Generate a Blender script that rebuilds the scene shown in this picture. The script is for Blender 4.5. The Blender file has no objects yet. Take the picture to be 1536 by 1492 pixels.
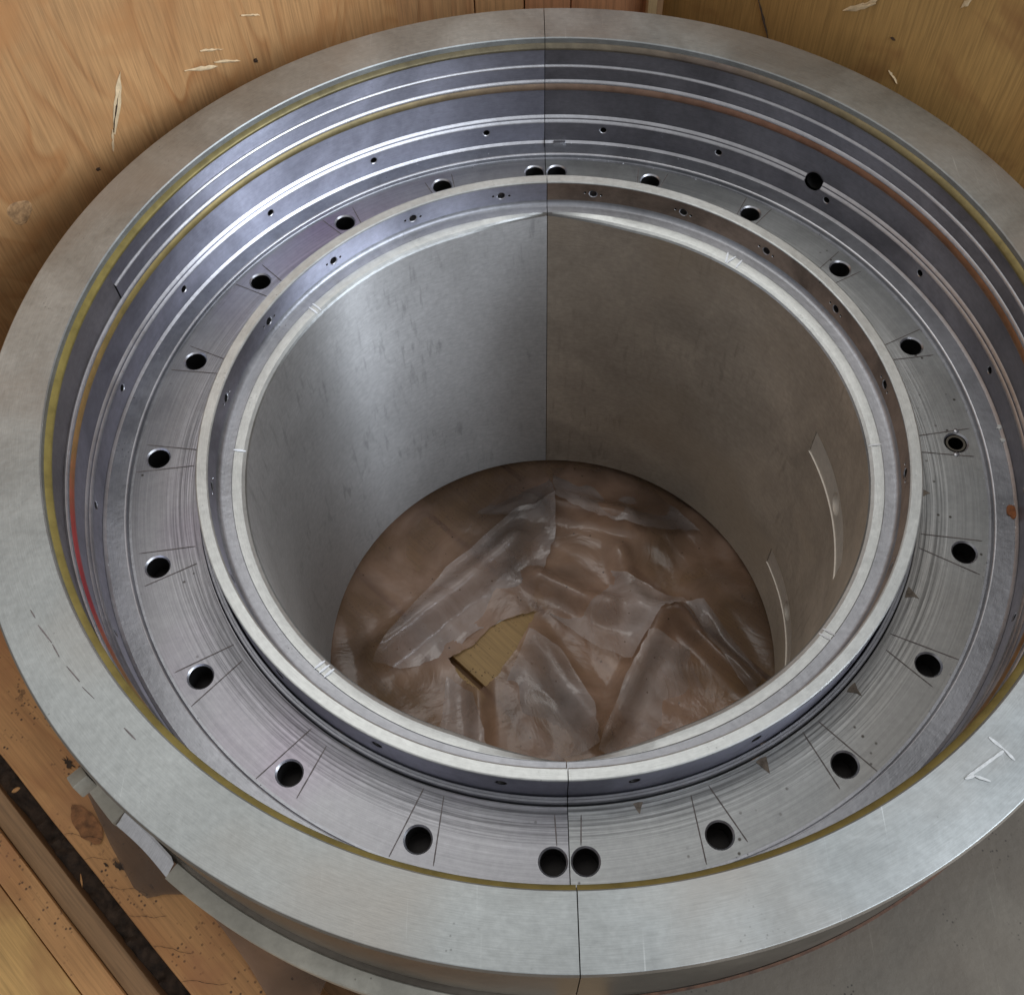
import bpy, bmesh, math, random
from mathutils import Vector, Matrix
from mathutils.geometry import delaunay_2d_cdt
random.seed(7)
R_ = math.radians
S = 0.5                                   # metres per unit (unit = outer radius of the housing)
scene = bpy.context.scene
col = scene.collection

# ------------------------------------------------------------------ camera
cam_d = bpy.data.cameras.new('camera'); cam = bpy.data.objects.new('camera', cam_d); col.objects.link(cam)
yaw, pit, rol = -0.03739, 1.02536, -0.04187
F = Vector((math.sin(yaw)*math.cos(pit), math.cos(yaw)*math.cos(pit), -math.sin(pit)))
Rr = Vector((math.cos(yaw), -math.sin(yaw), 0)); U = Rr.cross(F)
r2 = Rr*math.cos(rol)+U*math.sin(rol); u2 = -Rr*math.sin(rol)+U*math.cos(rol)
M = Matrix((r2, u2, -F)).transposed().to_4x4(); M.translation = Vector((-0.04143, -1.18498, 1.48614))*S
cam.matrix_world = M
cam_d.sensor_width = 36; cam_d.lens = 1607.5/1536*36; cam_d.shift_x = -3.1/1536
cam_d.clip_start = 0.01; cam_d.clip_end = 100
scene.camera = cam

# ------------------------------------------------------------------ world and lamps
w = bpy.data.worlds.new('World'); scene.world = w; w.use_nodes = True
bgn = w.node_tree.nodes['Background']; bgn.inputs[0].default_value = (0.66, 0.66, 0.675, 1); bgn.inputs[1].default_value = 0.62
def area(name, loc, target, sx, sy, energy, colr):
    l = bpy.data.lights.new(name, 'AREA'); l.shape = 'RECTANGLE'; l.size = sx; l.size_y = sy; l.energy = energy; l.color = colr
    o = bpy.data.objects.new(name, l); col.objects.link(o); o.location = loc
    o.rotation_euler = (Vector(target)-Vector(loc)).to_track_quat('-Z', 'Y').to_euler()
    return o
area('daylight_door', (2.25, -1.60, 1.75), (0, 0, -0.1), 3.2, 1.9, 66, (0.82, 0.89, 1.0))
area('streak_lamp', (2.82, -0.90, 1.25), (0, 0, -0.1), 0.12, 2.2, 46, (0.80, 0.88, 1.0))  # narrow lamp added for the bright streak on the bore wall
area('ceiling_light', (-0.5, 1.1, 3.4), (0, 0, 0), 2.6, 1.6, 24, (1.0, 0.985, 0.955))
scene.view_settings.view_transform = 'Standard'; scene.view_settings.look = 'None'
scene.view_settings.exposure = 0.0; scene.view_settings.gamma = 1.0
scene.view_settings.use_curve_mapping = False
scene.render.engine = 'CYCLES'
scene.cycles.max_bounces = 6; scene.cycles.diffuse_bounces = 3; scene.cycles.glossy_bounces = 4; scene.cycles.transparent_max_bounces = 6

# ------------------------------------------------------------------ material helpers
class NT:
    def __init__(s, name):
        s.m = bpy.data.materials.new(name); s.m.use_nodes = True; s.t = s.m.node_tree
        s.b = s.t.nodes['Principled BSDF']; s.out = s.t.nodes['Material Output']
    def n(s, typ, **kw):
        o = s.t.nodes.new(typ)
        for k, v in kw.items():
            if k.startswith('_'): setattr(o, k[1:], v)
            else: o.inputs[k.replace('_', ' ')].default_value = v
        return o
    def l(s, a, b): s.t.links.new(a, b)
    def coord(s, kind='Object', scale=(1, 1, 1), rot=(0, 0, 0), loc=(0, 0, 0)):
        tc = s.n('ShaderNodeTexCoord'); mp = s.n('ShaderNodeMapping')
        mp.inputs['Scale'].default_value = scale; mp.inputs['Rotation'].default_value = rot; mp.inputs['Location'].default_value = loc
        s.l(tc.outputs[kind], mp.inputs[0]); return mp.outputs[0]
    def noise(s, vec, scale, detail=3, rough=0.6, dist=0.0):
        o = s.n('ShaderNodeTexNoise', Scale=scale, Detail=detail, Roughness=rough, Distortion=dist)
        if vec is not None: s.l(vec, o.inputs['Vector'])
        return o.outputs[0]
    def ramp(s, fac, stops):
        o = s.n('ShaderNodeValToRGB'); cr = o.color_ramp
        while len(cr.elements) < len(stops): cr.elements.new(0.5)
        for e, (p, c) in zip(cr.elements, stops):
            e.position = p; e.color = (c, c, c, 1) if isinstance(c, (int, float)) else (*c, 1)
        s.l(fac, o.inputs[0]); return o.outputs[0]
    def mix(s, fac, a, b, mode='MIX'):
        o = s.n('ShaderNodeMix', _data_type='RGBA', _blend_type=mode)
        for sock, v in ((o.inputs[0], fac), (o.inputs[6], a), (o.inputs[7], b)):
            if isinstance(v, bpy.types.NodeSocket): s.l(v, sock)
            elif isinstance(v, (int, float)) : sock.default_value = v if sock == o.inputs[0] else (v, v, v, 1)
            else: sock.default_value = (*v, 1)
        return o.outputs[2]
    def math(s, op, a, b=None):
        o = s.n('ShaderNodeMath', _operation=op)
        for i, v in enumerate((a, b)):
            if v is None: continue
            if isinstance(v, bpy.types.NodeSocket): s.l(v, o.inputs[i])
            else: o.inputs[i].default_value = v
        return o.outputs[0]
    def bump(s, h, strength=0.2, dist=0.001, prev=None):
        o = s.n('ShaderNodeBump', Strength=strength, Distance=dist); s.l(h, o.inputs['Height'])
        if prev is not None: s.l(prev, o.inputs['Normal'])
        return o.outputs[0]
    def set(s, **kw):
        for k, v in kw.items():
            sock = s.b.inputs[k.replace('_', ' ')]
            if isinstance(v, bpy.types.NodeSocket): s.l(v, sock)
            elif isinstance(v, tuple) and len(v) == 3: sock.default_value = (*v, 1)
            else: sock.default_value = v
        return s
MAT = {}
def anisotropic(k, amount):
    """lathe marks run around (UV u): the highlight spreads across them"""
    t = k.n('ShaderNodeTangent', _direction_type='UV_MAP', _uv_map='UVMap'); k.l(t.outputs[0], k.b.inputs['Tangent'])
    k.b.inputs['Anisotropic'].default_value = amount; k.b.inputs['Anisotropic Rotation'].default_value = 0.25
def steel(name, base, rough, blotch=0.25, brushed=None, tint=None, speck=0.0, bumpy=0.15, metallic=1.0, grain=(40, 2), patch=9, aniso=0.0, streaks=0.0, scratch=0.0):
    """machined steel: blotches, directional brushing in UV (u around, v along the profile), dark pits"""
    k = NT(name); ob = k.coord('Object')
    n1 = k.noise(ob, patch, 5, 0.62, 0.6); n2 = k.noise(ob, 160, 3, 0.6)
    dark = tuple(c*(1-blotch) for c in base); lite = tuple(min(1, c*(1+blotch*0.55)) for c in base)
    c = k.mix(k.ramp(n1, [(0.32, 0), (0.68, 1)]), dark, lite)
    c = k.mix(0.22, c, k.ramp(n2, [(0.3, 0.35), (0.7, 1.0)]), 'MULTIPLY')
    if tint:
        n3 = k.noise(k.coord('Object', loc=(3, 1, 2)), 5, 3, 0.5)
        c = k.mix(k.ramp(n3, [(0.48, 0), (0.66, 0.75)]), c, tint)
    if speck:
        v = k.n('ShaderNodeTexVoronoi', Scale=210.0); k.l(ob, v.inputs['Vector'])
        sn = k.noise(ob, 22, 2, 0.5)
        m = k.math('MULTIPLY', k.ramp(v.outputs[0], [(0.10, 1), (0.2, 0)]), k.ramp(sn, [(0.60, 0), (0.68, speck)] if speck < 1 else [(0.46, 0), (0.56, speck)]))
        c = k.mix(m, c, (0.035, 0.028, 0.022))
    if streaks:
        st = k.noise(k.coord('UV', scale=(1, 0.22, 1)), 95, 3, 0.55); sm = k.noise(ob, 7, 2)
        m = k.math('MULTIPLY', k.ramp(st, [(0.55, 0), (0.68, streaks)]), k.ramp(sm, [(0.42, 0), (0.6, 1)]))
        c = k.mix(m, c, tuple(x*0.3 for x in base))
    if scratch:
        for ro, lo in ((0.5, 0), (-0.9, 4), (1.9, 9)):
            sc = k.noise(k.coord('Object', scale=(1, 0.012, 1), rot=(0, 0, ro), loc=(lo, 0, 0)), 420, 2, 0.5); sk_ = k.noise(k.coord('Object', loc=(lo, 3, 1)), 13, 2)
            c = k.mix(k.math('MULTIPLY', k.ramp(sc, [(0.70, 0), (0.76, scratch)]), k.ramp(sk_, [(0.5, 0), (0.6, 1)])), c, tuple(min(1, x*1.6) for x in base))
    rv = 0.06 if streaks else 0.22
    r = k.math('ADD', k.math('MULTIPLY', n1, rv), rough-rv/2)
    nb = None
    if brushed:
        br = k.noise(k.coord('UV', scale=(grain[1], grain[0], 1)), 30, 4, 0.7)
        nb = k.bump(br, brushed, 0.0012)
        c = k.mix(0.35, c, k.ramp(br, [(0.3, 0.45), (0.7, 1.0)]), 'MULTIPLY')
    nb = k.bump(n2, bumpy, 0.0005, nb)
    k.set(Base_Color=c, Roughness=r, Metallic=metallic, Normal=nb)
    if aniso: anisotropic(k, aniso)
    MAT[name] = k.m; return k
steel('rim_steel', (0.505, 0.53, 0.52), 0.50, 0.24, brushed=0.03, speck=0.35, bumpy=0.3, tint=(0.45, 0.425, 0.385), aniso=0.3, scratch=0.5)
steel('wall_steel', (0.50, 0.51, 0.61), 0.46, 0.34, brushed=0.10, speck=0.2, bumpy=0.08, patch=6, aniso=0.94)
steel('wall_steel_reflect_dark', (0.33, 0.325, 0.36), 0.42, 0.36, brushed=0.10, speck=0.3, bumpy=0.08, patch=6, aniso=0.92)  # right-half copy of the wall steel, dark reflections put into its colour
steel('wall_steel_reflect_wood', (0.40, 0.31, 0.25), 0.45, 0.4, brushed=0.10, speck=0.9, bumpy=0.2, patch=14, aniso=0.8)  # brown wood reflection on the right collar wall, put into the base colour
steel('hole_wall', (0.16, 0.155, 0.15), 0.45, 0.3)
steel('edge_steel', (0.64, 0.64, 0.66), 0.38, 0.2, bumpy=0.3)
steel('matte_wall_steel', (0.42, 0.40, 0.42), 0.45, 0.2, brushed=0.06, bumpy=0.6, aniso=0.6)
steel('ledge_steel', (0.47, 0.48, 0.51), 0.40, 0.25, brushed=0.12, speck=0.6, bumpy=0.4, aniso=0.5)
steel('bore_steel', (0.53, 0.525, 0.515), 0.49, 0.08, brushed=0.05, bumpy=0.1, grain=(14, 2), aniso=0.97, metallic=0.75, streaks=0.35)
steel('bore_steel_reflect_wood', (0.50, 0.425, 0.34), 0.54, 0.22, brushed=0.05, bumpy=0.1, grain=(14, 2), aniso=0.93, metallic=0.70, streaks=0.3, tint=(0.44, 0.36, 0.27))  # right half of the bore: warm wood reflection painted as brown
steel('pocket_steel', (0.80, 0.74, 0.64), 0.45, 0.1, bumpy=0.15, metallic=0.3)
steel('collar_steel', (0.67, 0.69, 0.675), 0.38, 0.16, brushed=0.10, speck=0.4, bumpy=0.15, aniso=0.5)
steel('dark_steel', (0.028, 0.026, 0.025), 0.5, 0.3)
steel('bright_steel', (0.75, 0.75, 0.76), 0.2, 0.1, brushed=0.25, grain=(2, 40))
steel('cast_steel', (0.155, 0.137, 0.108), 0.72, 0.35, speck=0.9, bumpy=0.8, metallic=0.15, tint=(0.11, 0.088, 0.065), scratch=0.3)
steel('lip_steel', (0.43, 0.405, 0.335), 0.58, 0.25, speck=0.8, bumpy=0.6, metallic=0.45)
steel('outer_steel', (0.26, 0.23, 0.19), 0.42, 0.25, brushed=0.1, metallic=0.9)

# flange floor: facing grooves from the lathe, coarser near the collar
for fname, flo, fhi, ftint in (('floor_steel', (0.31, 0.31, 0.33), (0.42, 0.42, 0.435), (0.335, 0.265, 0.35)), ('floor_steel_grey', (0.335, 0.345, 0.345), (0.445, 0.455, 0.45), (0.36, 0.35, 0.33))):
    k = NT(fname); ob = k.coord('Object'); fl = k.coord('Object', scale=(1, 1, 0))
    vl = k.n('ShaderNodeVectorMath', _operation='LENGTH'); k.l(fl, vl.inputs[0]); rad = vl.outputs['Value']
    cx = k.n('ShaderNodeCombineXYZ'); k.l(rad, cx.inputs[0])
    nr1 = k.noise(k.coord('UV', scale=(2.2, 260, 1)), 1.6, 4, 0.75); nr2 = k.noise(cx.outputs[0], 1500, 3, 0.7)
    inner = k.ramp(k.math('MULTIPLY', k.math('SUBTRACT', rad, 0.350), 12.5), [(0.18, 1), (0.50, 0.16)])
    nf = k.noise(ob, 11, 4, 0.6, 0.5); nfine = k.noise(ob, 170, 3)
    c = k.mix(k.ramp(nf, [(0.3, 0), (0.7, 1)]), flo, fhi)
    n3 = k.noise(k.coord('Object', loc=(1, 4, 0)), 4.5, 2, 0.5)
    c = k.mix(k.ramp(n3, [(0.44, 0), (0.62, 0.8)]), c, ftint)
    c = k.mix(k.math('MULTIPLY', inner, 0.85), c, k.ramp(nr1, [(0.34, 0.40), (0.48, 1.1), (0.64, 1.9)]), 'MULTIPLY')
    c = k.mix(0.2, c, k.ramp(nfine, [(0.3, 0.4), (0.7, 1)]), 'MULTIPLY')
    v = k.n('ShaderNodeTexVoronoi', Scale=95.0); k.l(ob, v.inputs['Vector'])
    m = k.math('MULTIPLY', k.ramp(v.outputs[0], [(0.08, 1), (0.17, 0)]), k.ramp(k.noise(ob, 17, 2), [(0.56, 0), (0.62, 0.85)]))
    c = k.mix(m, c, (0.05, 0.04, 0.03))
    nb = k.bump(nr1, 0.5, 0.0014); b2 = k.n('ShaderNodeBump', Distance=0.0014); k.l(nr1, b2.inputs['Height']); k.l(k.math('MULTIPLY', inner, 0.55), b2.inputs['Strength'])
    nb = k.bump(nr2, 0.10, 0.0006, b2.outputs[0])
    k.set(Base_Color=c, Roughness=k.math('ADD', k.math('ADD', k.math('MULTIPLY', nf, 0.16), 0.30), k.math('MULTIPLY', inner, 0.12)), Metallic=1.0, Normal=nb); anisotropic(k, 0.6); MAT[fname] = k.m

def simple(name, base, rough=0.6, metallic=0.0, var=0.25, scale=60, bumpy=0.2, **kw):
    k = NT(name); ob = k.coord('Object'); n = k.noise(ob, scale, 4, 0.65)
    c = k.mix(k.ramp(n, [(0.3, 0), (0.7, 1)]), tuple(x*(1-var) for x in base), tuple(min(1, x*(1+var)) for x in base))
    k.set(Base_Color=c, Roughness=rough, Metallic=metallic, Normal=k.bump(n, bumpy, 0.001)); 
    k.set(**kw); MAT[name] = k.m; return k
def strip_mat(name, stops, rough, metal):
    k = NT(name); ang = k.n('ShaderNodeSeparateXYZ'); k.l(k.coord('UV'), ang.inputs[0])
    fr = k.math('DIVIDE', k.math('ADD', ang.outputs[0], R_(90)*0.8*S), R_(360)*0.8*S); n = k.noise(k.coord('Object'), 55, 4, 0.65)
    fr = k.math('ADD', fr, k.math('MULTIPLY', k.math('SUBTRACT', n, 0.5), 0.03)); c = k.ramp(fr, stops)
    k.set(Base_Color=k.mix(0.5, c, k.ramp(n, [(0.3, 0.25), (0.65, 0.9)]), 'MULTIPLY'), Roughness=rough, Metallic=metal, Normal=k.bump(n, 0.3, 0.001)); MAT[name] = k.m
strip_mat('strip_gold_reflect', [(0.0, (0.34, 0.27, 0.085)), (0.25, (0.32, 0.25, 0.085)), (0.36, (0.21, 0.165, 0.08)), (0.43, (0.15, 0.115, 0.095)), (0.5, (0.20, 0.17, 0.115)), (0.6, (0.25, 0.21, 0.10)), (0.72, (0.34, 0.27, 0.08)), (1.0, (0.34, 0.27, 0.085))], 0.42, 0.6)  # gold and darker reflections around the ring painted into the strip colour
strip_mat('strip_red_reflect', [(0.0, (0.30, 0.20, 0.07)), (0.2, (0.36, 0.17, 0.07)), (0.42, (0.27, 0.14, 0.09)), (0.5, (0.25, 0.17, 0.12)), (0.58, (0.29, 0.235, 0.11)), (0.70, (0.32, 0.24, 0.08)), (0.765, (0.34, 0.19, 0.07)), (0.795, (0.40, 0.07, 0.06)), (0.825, (0.40, 0.05, 0.06)), (0.855, (0.34, 0.20, 0.07)), (1.0, (0.30, 0.24, 0.08))], 0.42, 0.5)  # red and orange reflections painted into the lower strip by angle
simple('scribe', (0.15, 0.128, 0.12), 0.7, 0, 0.4, 220)
simple('stain', (0.19, 0.155, 0.12), 0.7, 0, 0.55, 160, 0.5)
simple('white_paint', (0.80, 0.82, 0.84), 0.6, 0, 0.08, 150)
simple('chalk', (0.56, 0.57, 0.56), 0.8, 0, 0.15, 300)
simple('dark_rust', (0.075, 0.035, 0.018), 0.85, 0, 0.5, 120, 0.6)
simple('rust', (0.26, 0.09, 0.03), 0.8, 0, 0.4, 150, 0.6)
simple('crumb', (0.7, 0.7, 0.66), 0.5, 0.0, 0.2, 150)
simple('dirt', (0.040, 0.024, 0.014), 0.95, 0, 0.6, 90, 0.9)
simple('torn_wood', (0.22, 0.095, 0.035), 0.85, 0, 0.45, 130, 0.9)
simple('splinter', (0.72, 0.55, 0.33), 0.7, 0, 0.2, 120)
simple('hole_wood', (0.05, 0.028, 0.015), 0.9)

def wood(name, early, late, rings=9.0, stretch=0.22, fibre=0.5, tilt=0.0, wide=3.0, rough=0.6, pores=0.0, stains=None):
    """grain runs along object Z"""
    k = NT(name); v = k.coord('Object', scale=(1, 1, stretch), rot=(0, tilt, 0))
    base = k.noise(v, wide, 2.0, 0.45, 0.9)
    ring = k.math('FRACT', k.math('MULTIPLY', base, rings))
    band = k.ramp(ring, [(0.0, 0.05), (0.55, 0.35), (0.86, 1.0), (1.0, 0.05)])
    band = k.math('MULTIPLY', band, k.ramp(k.noise(k.coord('Object', loc=(9, 1, 4)), 6, 2), [(0.35, 0.25), (0.62, 1.0)]))
    blur = k.noise(k.coord('Object', scale=(1, 1, 0.15), rot=(0, tilt, 0)), 14, 3, 0.6)
    band = k.math('MULTIPLY', band, k.math('ADD', blur, 0.25))
    c = k.mix(band, early, late)
    fib = k.noise(k.coord('Object', scale=(1, 1, 0.035), rot=(0, tilt, 0)), 330, 3, 0.7)
    c = k.mix(fibre, c, k.ramp(fib, [(0.28, 0.42), (0.6, 1.0)]), 'MULTIPLY')
    big = k.noise(k.coord('Object', loc=(5, 2, 1)), 3.2, 4, 0.6)
    c = k.mix(0.55, c, k.ramp(big, [(0.3, 0.55), (0.65, 1.0)]), 'MULTIPLY')
    if pores:
        vo = k.n('ShaderNodeTexVoronoi', Scale=190.0); k.l(k.coord('Object', rot=(0.4, 0.3, 0.2)), vo.inputs['Vector'])
        m = k.math('MULTIPLY', k.ramp(vo.outputs[0], [(0.16, 1), (0.30, 0)]), k.ramp(k.noise(k.coord('Object'), 26, 4, 0.7), [(0.48, 0), (0.60, pores)]))
        c = k.mix(m, c, (0.045, 0.022, 0.012))
        cr = k.noise(k.coord('Object', scale=(0.12, 1, 1), rot=(0, 0, 0)), 60, 3, 0.6)
        crm = k.noise(k.coord('Object', loc=(2, 0, 5)), 14, 2)
        c = k.mix(k.math('MULTIPLY', k.ramp(cr, [(0.66, 0), (0.70, 0.9), (0.72, 0.9), (0.76, 0.4)]), k.ramp(crm, [(0.45, 0), (0.6, 1)])), c, (0.07, 0.033, 0.015))
    if stains:
        sn = k.noise(k.coord('Object', loc=(1, 7, 3)), 7, 4, 0.6, 0.4)
        c = k.mix(k.ramp(sn, [(0.52, 0), (0.64, 0.8)]), c, stains)
    nb = k.bump(fib, 0.25, 0.0008); nb = k.bump(band, 0.12, 0.001, nb)
    k.set(Base_Color=c, Roughness=rough, Normal=nb); k.b.inputs['Specular IOR Level'].default_value = 0.35
    MAT[name] = k.m
wood('plywood_orange', (0.62, 0.345, 0.145), (0.43, 0.185, 0.062), 10, 0.5, 0.62, 0.2, 6.5, stains=(0.46, 0.22, 0.08))
wood('plywood_yellow', (0.60, 0.36, 0.125), (0.44, 0.22, 0.065), 5, 0.35, 0.6, -0.2, 2.6, stains=(0.30, 0.14, 0.05))
wood('plank_red', (0.68, 0.33, 0.16), (0.40, 0.15, 0.07), 7, 0.12, 0.6, 0.03, 9)
wood('plank_tan', (0.74, 0.42, 0.19), (0.48, 0.21, 0.085), 7, 0.12, 0.6, 0.03, 9)
wood('lath_pale', (0.66, 0.48, 0.26), (0.52, 0.34, 0.15), 4, 0.12, 0.4)
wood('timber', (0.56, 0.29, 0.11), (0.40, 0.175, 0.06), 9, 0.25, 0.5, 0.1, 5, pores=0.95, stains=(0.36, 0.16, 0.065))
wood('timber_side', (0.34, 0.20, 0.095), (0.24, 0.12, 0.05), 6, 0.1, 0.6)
wood('floor_plank', (0.60, 0.40, 0.18), (0.46, 0.26, 0.10), 5, 0.12, 0.5, 0.0, 6, pores=0.7)

# clear packing film, dusty
def film_mat(name, ca, cb, rough, a0, a1, spec):
    k = NT(name); ob = k.coord('Object'); n = k.noise(ob, 10, 5, 0.62, 0.6); n2 = k.noise(ob, 80, 4); n4 = k.noise(k.coord('Object', loc=(3, 3, 3)), 5, 3)
    rg = k.n('ShaderNodeTexNoise', _noise_type='RIDGED_MULTIFRACTAL', Scale=14.0, Detail=5.0, Roughness=0.6); k.l(k.coord('Object', loc=(7, 2, 0)), rg.inputs['Vector'])
    c = k.mix(n, ca, cb); c = k.mix(0.75, c, k.ramp(n4, [(0.38, 0.14), (0.60, 1)]), 'MULTIPLY')
    v = k.n('ShaderNodeTexVoronoi', Scale=70.0); k.l(ob, v.inputs['Vector'])
    m = k.math('MULTIPLY', k.ramp(v.outputs[0], [(0.05, 1), (0.12, 0)]), k.ramp(n2, [(0.5, 0), (0.55, 0.9)])); c = k.mix(m, c, (0.03, 0.02, 0.015))
    k.set(Base_Color=c, Roughness=rough, Normal=k.bump(rg.outputs[0], 0.55, 0.008, k.bump(n, 0.4, 0.01, k.bump(n2, 0.15, 0.0012))), Alpha=k.ramp(n, [(0.3, a0), (0.7, a1)]))
    k.b.inputs['Specular IOR Level'].default_value = spec; MAT[name] = k.m
film_mat('film', (0.40, 0.21, 0.125), (0.72, 0.50, 0.37), 0.24, 0.50, 0.85, 0.7)
film_mat('film_brown', (0.20, 0.105, 0.055), (0.33, 0.20, 0.12), 0.34, 0.62, 0.85, 0.4)
film_mat('film_flap', (0.66, 0.50, 0.42), (0.90, 0.82, 0.79), 0.17, 0.22, 0.66, 1.0)

# ------------------------------------------------------------------ object helpers
def tag(o, label=None, cat=None, group=None, kind=None):
    if label: o['label'] = label
    if cat: o['category'] = cat
    if group: o['group'] = group
    if kind: o['kind'] = kind
    return o
def link(name, me, mat=None, parent=None, matrix=None):
    o = bpy.data.objects.new(name, me); col.objects.link(o)
    if mat is not None and me is not None:
        if not me.materials: me.materials.append(MAT[mat])
    if parent is not None: o.parent = parent
    if matrix is not None: o.matrix_basis = matrix
    return o
def empty(name, loc=(0, 0, 0), rz=0):
    o = bpy.data.objects.new(name, None); col.objects.link(o); o.location = loc; o.rotation_euler = (0, 0, rz); o.empty_display_size = 0.1; return o
def finish(me, sharp=28):
    for p in me.polygons: p.use_smooth = True
    me.set_sharp_from_angle(angle=R_(sharp)); me.update()
def P3(R, th, z): return (R*math.cos(th)*S, R*math.sin(th)*S, z*S)
def arclen(prof):
    v = [0.0]
    for a, b in zip(prof, prof[1:]): v.append(v[-1]+math.hypot(b[0]-a[0], b[1]-a[1]))
    return v
GAP = 0.0008
def revolve_into(data, prof, a0, a1, step=1.0, rfun=None):
    vs, fs, uv = data
    n = max(2, int(round(abs(a1-a0)/step)))+1; vl = arclen(prof); base = len(vs)
    for i in range(n):
        th = R_(a0+(a1-a0)*i/(n-1))
        for j, (R, z) in enumerate(prof):
            rr = rfun(R, th, z) if rfun else R
            d = GAP/rr
            t = min(max(th, R_(a0)+d), R_(a1)-d)
            vs.append(P3(rr, t, z)); uv.append((t*0.8*S, vl[j]*S))
    m = len(prof)
    for i in range(n-1):
        for j in range(m-1):
            a = base+i*m+j; fs.append((a, a+1, a+m+1, a+m))
def mesh_of(name, data, sharp=28, flip=False):
    vs, fs, uv = data; me = bpy.data.meshes.new(name)
    me.from_pydata(vs, [], [tuple(reversed(f)) for f in fs] if flip else fs)
    ul = me.uv_layers.new(name='UVMap')
    for lp in me.loops: ul.data[lp.index].uv = uv[lp.vertex_index]
    finish(me, sharp); return me
def revolve(name, prof, a0, a1, mat, parent, step=1.0, rfun=None, sharp=9):
    d = ([], [], []); revolve_into(d, prof, a0, a1, step, rfun)
    return link(name, mesh_of(name, d, sharp), mat, parent)
def inside(p, poly):
    x, y = p; c = False; j = len(poly)-1
    for i in range(len(poly)):
        xi, yi = poly[i]; xj, yj = poly[j]
        if (yi > y) != (yj > y) and x < (xj-xi)*(y-yi)/(yj-yi)+xi: c = not c
        j = i
    return c
def sheet(name, prof, a0, a1, mat, parent, holes, step=1.0, rfun=None, sharp=9):
    """surface of revolution with real openings; holes = polygons in (theta radians, v along the profile)"""
    vl = arclen(prof); RR = sum(p[0] for p in prof)/len(prof)
    def at(v):
        for j in range(len(vl)-1):
            if v <= vl[j+1]+1e-9:
                t = 0 if vl[j+1] == vl[j] else (v-vl[j])/(vl[j+1]-vl[j])
                return (prof[j][0]+(prof[j+1][0]-prof[j][0])*t, prof[j][1]+(prof[j+1][1]-prof[j][1])*t)
        return prof[-1]
    n = int(round((a1-a0)/step))+1
    big = []
    for h in holes:
        cx_ = sum(p[0] for p in h)/len(h); cy_ = sum(p[1] for p in h)/len(h)
        big.append([((cx_+(p[0]-cx_)*1.06)*RR, cy_+(p[1]-cy_)*1.06) for p in h])
    bb = [(min(p[0] for p in h), max(p[0] for p in h), min(p[1] for p in h), max(p[1] for p in h)) for h in big]
    pts, edges = [], []
    idx = {}
    d0, d1 = GAP/RR, GAP/RR
    for i in range(n):
        th = R_(a0+(a1-a0)*i/(n-1)); th = min(max(th, R_(a0)+d0), R_(a1)-d1)
        for j, v in enumerate(vl):
            p = (th*RR, v)
            if any(b[0] < p[0] < b[1] and b[2] < p[1] < b[3] and inside(p, h) for h, b in zip(big, bb)): continue
            idx[(i, j)] = len(pts); pts.append(Vector(p))
    m = len(vl)
    def crosses(i, j, i2, j2):
        return False
    for i in range(n-1):
        for j in range(m):
            if (i, j) in idx and (i+1, j) in idx:
                mid = ((pts[idx[(i, j)]].x+pts[idx[(i+1, j)]].x)/2, vl[j])
                if not any(inside(mid, h) for h in big): edges.append((idx[(i, j)], idx[(i+1, j)]))
    hp = []
    for h in holes:
        b = len(pts); poly = [(p[0]*RR, p[1]) for p in h]; hp.append(poly)
        for p in poly: pts.append(Vector(p))
        for i in range(len(h)): edges.append((b+i, b+(i+1) % len(h)))
    ov, oe, of, *_ = delaunay_2d_cdt(pts, edges, [], 0, 1e-7)
    fs = []
    for f in of:
        c = (sum(ov[i][0] for i in f)/len(f), sum(ov[i][1] for i in f)/len(f))
        if any(b[0] < c[0] < b[1] and b[2] < c[1] < b[3] and inside(c, q) for q, b in zip(hp, bb)): continue
        fs.append(tuple(f))
    vs, uv = [], []
    for p in ov:
        R, z = at(p[1]); th = p[0]/RR
        if rfun: R = rfun(R, th, z)
        vs.append(P3(R, th, z)); uv.append((th*0.8*S, p[1]*S))
    me = mesh_of(name, (vs, fs, uv), sharp)
    return link(name, me, mat, parent)
def tube_mesh(name, r_top, r, depth, mats, bottom=True, cham=0.002, seg=24, gap=False):
    """hole lining: axis -Z from the origin, chamfer ring, wall, bottom"""
    rings = [(r_top, 0), (r, -cham), (r, -depth)]
    vs, fs, mi = [], [], []
    for (rr, z) in rings:
        for i in range(seg):
            a = 2*math.pi*i/seg; vs.append((rr*S*math.cos(a), rr*S*math.sin(a), z*S))
    for kx in range(2):
        for i in range(seg):
            j = (i+1) % seg; fs.append((kx*seg+i, kx*seg+j, (kx+1)*seg+j, (kx+1)*seg+i)); mi.append(0 if kx == 0 else 1)
    if bottom:
        fs.append(tuple(2*seg+i for i in range(seg))); mi.append(len(mats)-1)
    me = bpy.data.meshes.new(name); me.from_pydata(vs, [], fs)
    for m in mats: me.materials.append(MAT[m])
    for p, i in zip(me.polygons, mi): p.material_index = i
    finish(me, 35); return me
def box_mesh(name, sx, sy, sz, bev=0.0, centre=True):
    bm = bmesh.new(); bmesh.ops.create_cube(bm, size=1)
    for v in bm.verts: v.co = Vector((v.co.x*sx, v.co.y*sy, v.co.z*sz))
    if bev: bmesh.ops.bevel(bm, geom=bm.edges[:], offset=bev, segments=2, affect='EDGES', profile=0.6)
    me = bpy.data.meshes.new(name); bm.to_mesh(me); bm.free(); finish(me, 40); return me

# ================================================================== the bearing housing
housing = empty('bearing_housing', (0, 0, 0), R_(0.6))
tag(housing, 'large round split steel bearing housing with stepped flange and deep central bore', 'bearing housing')

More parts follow.
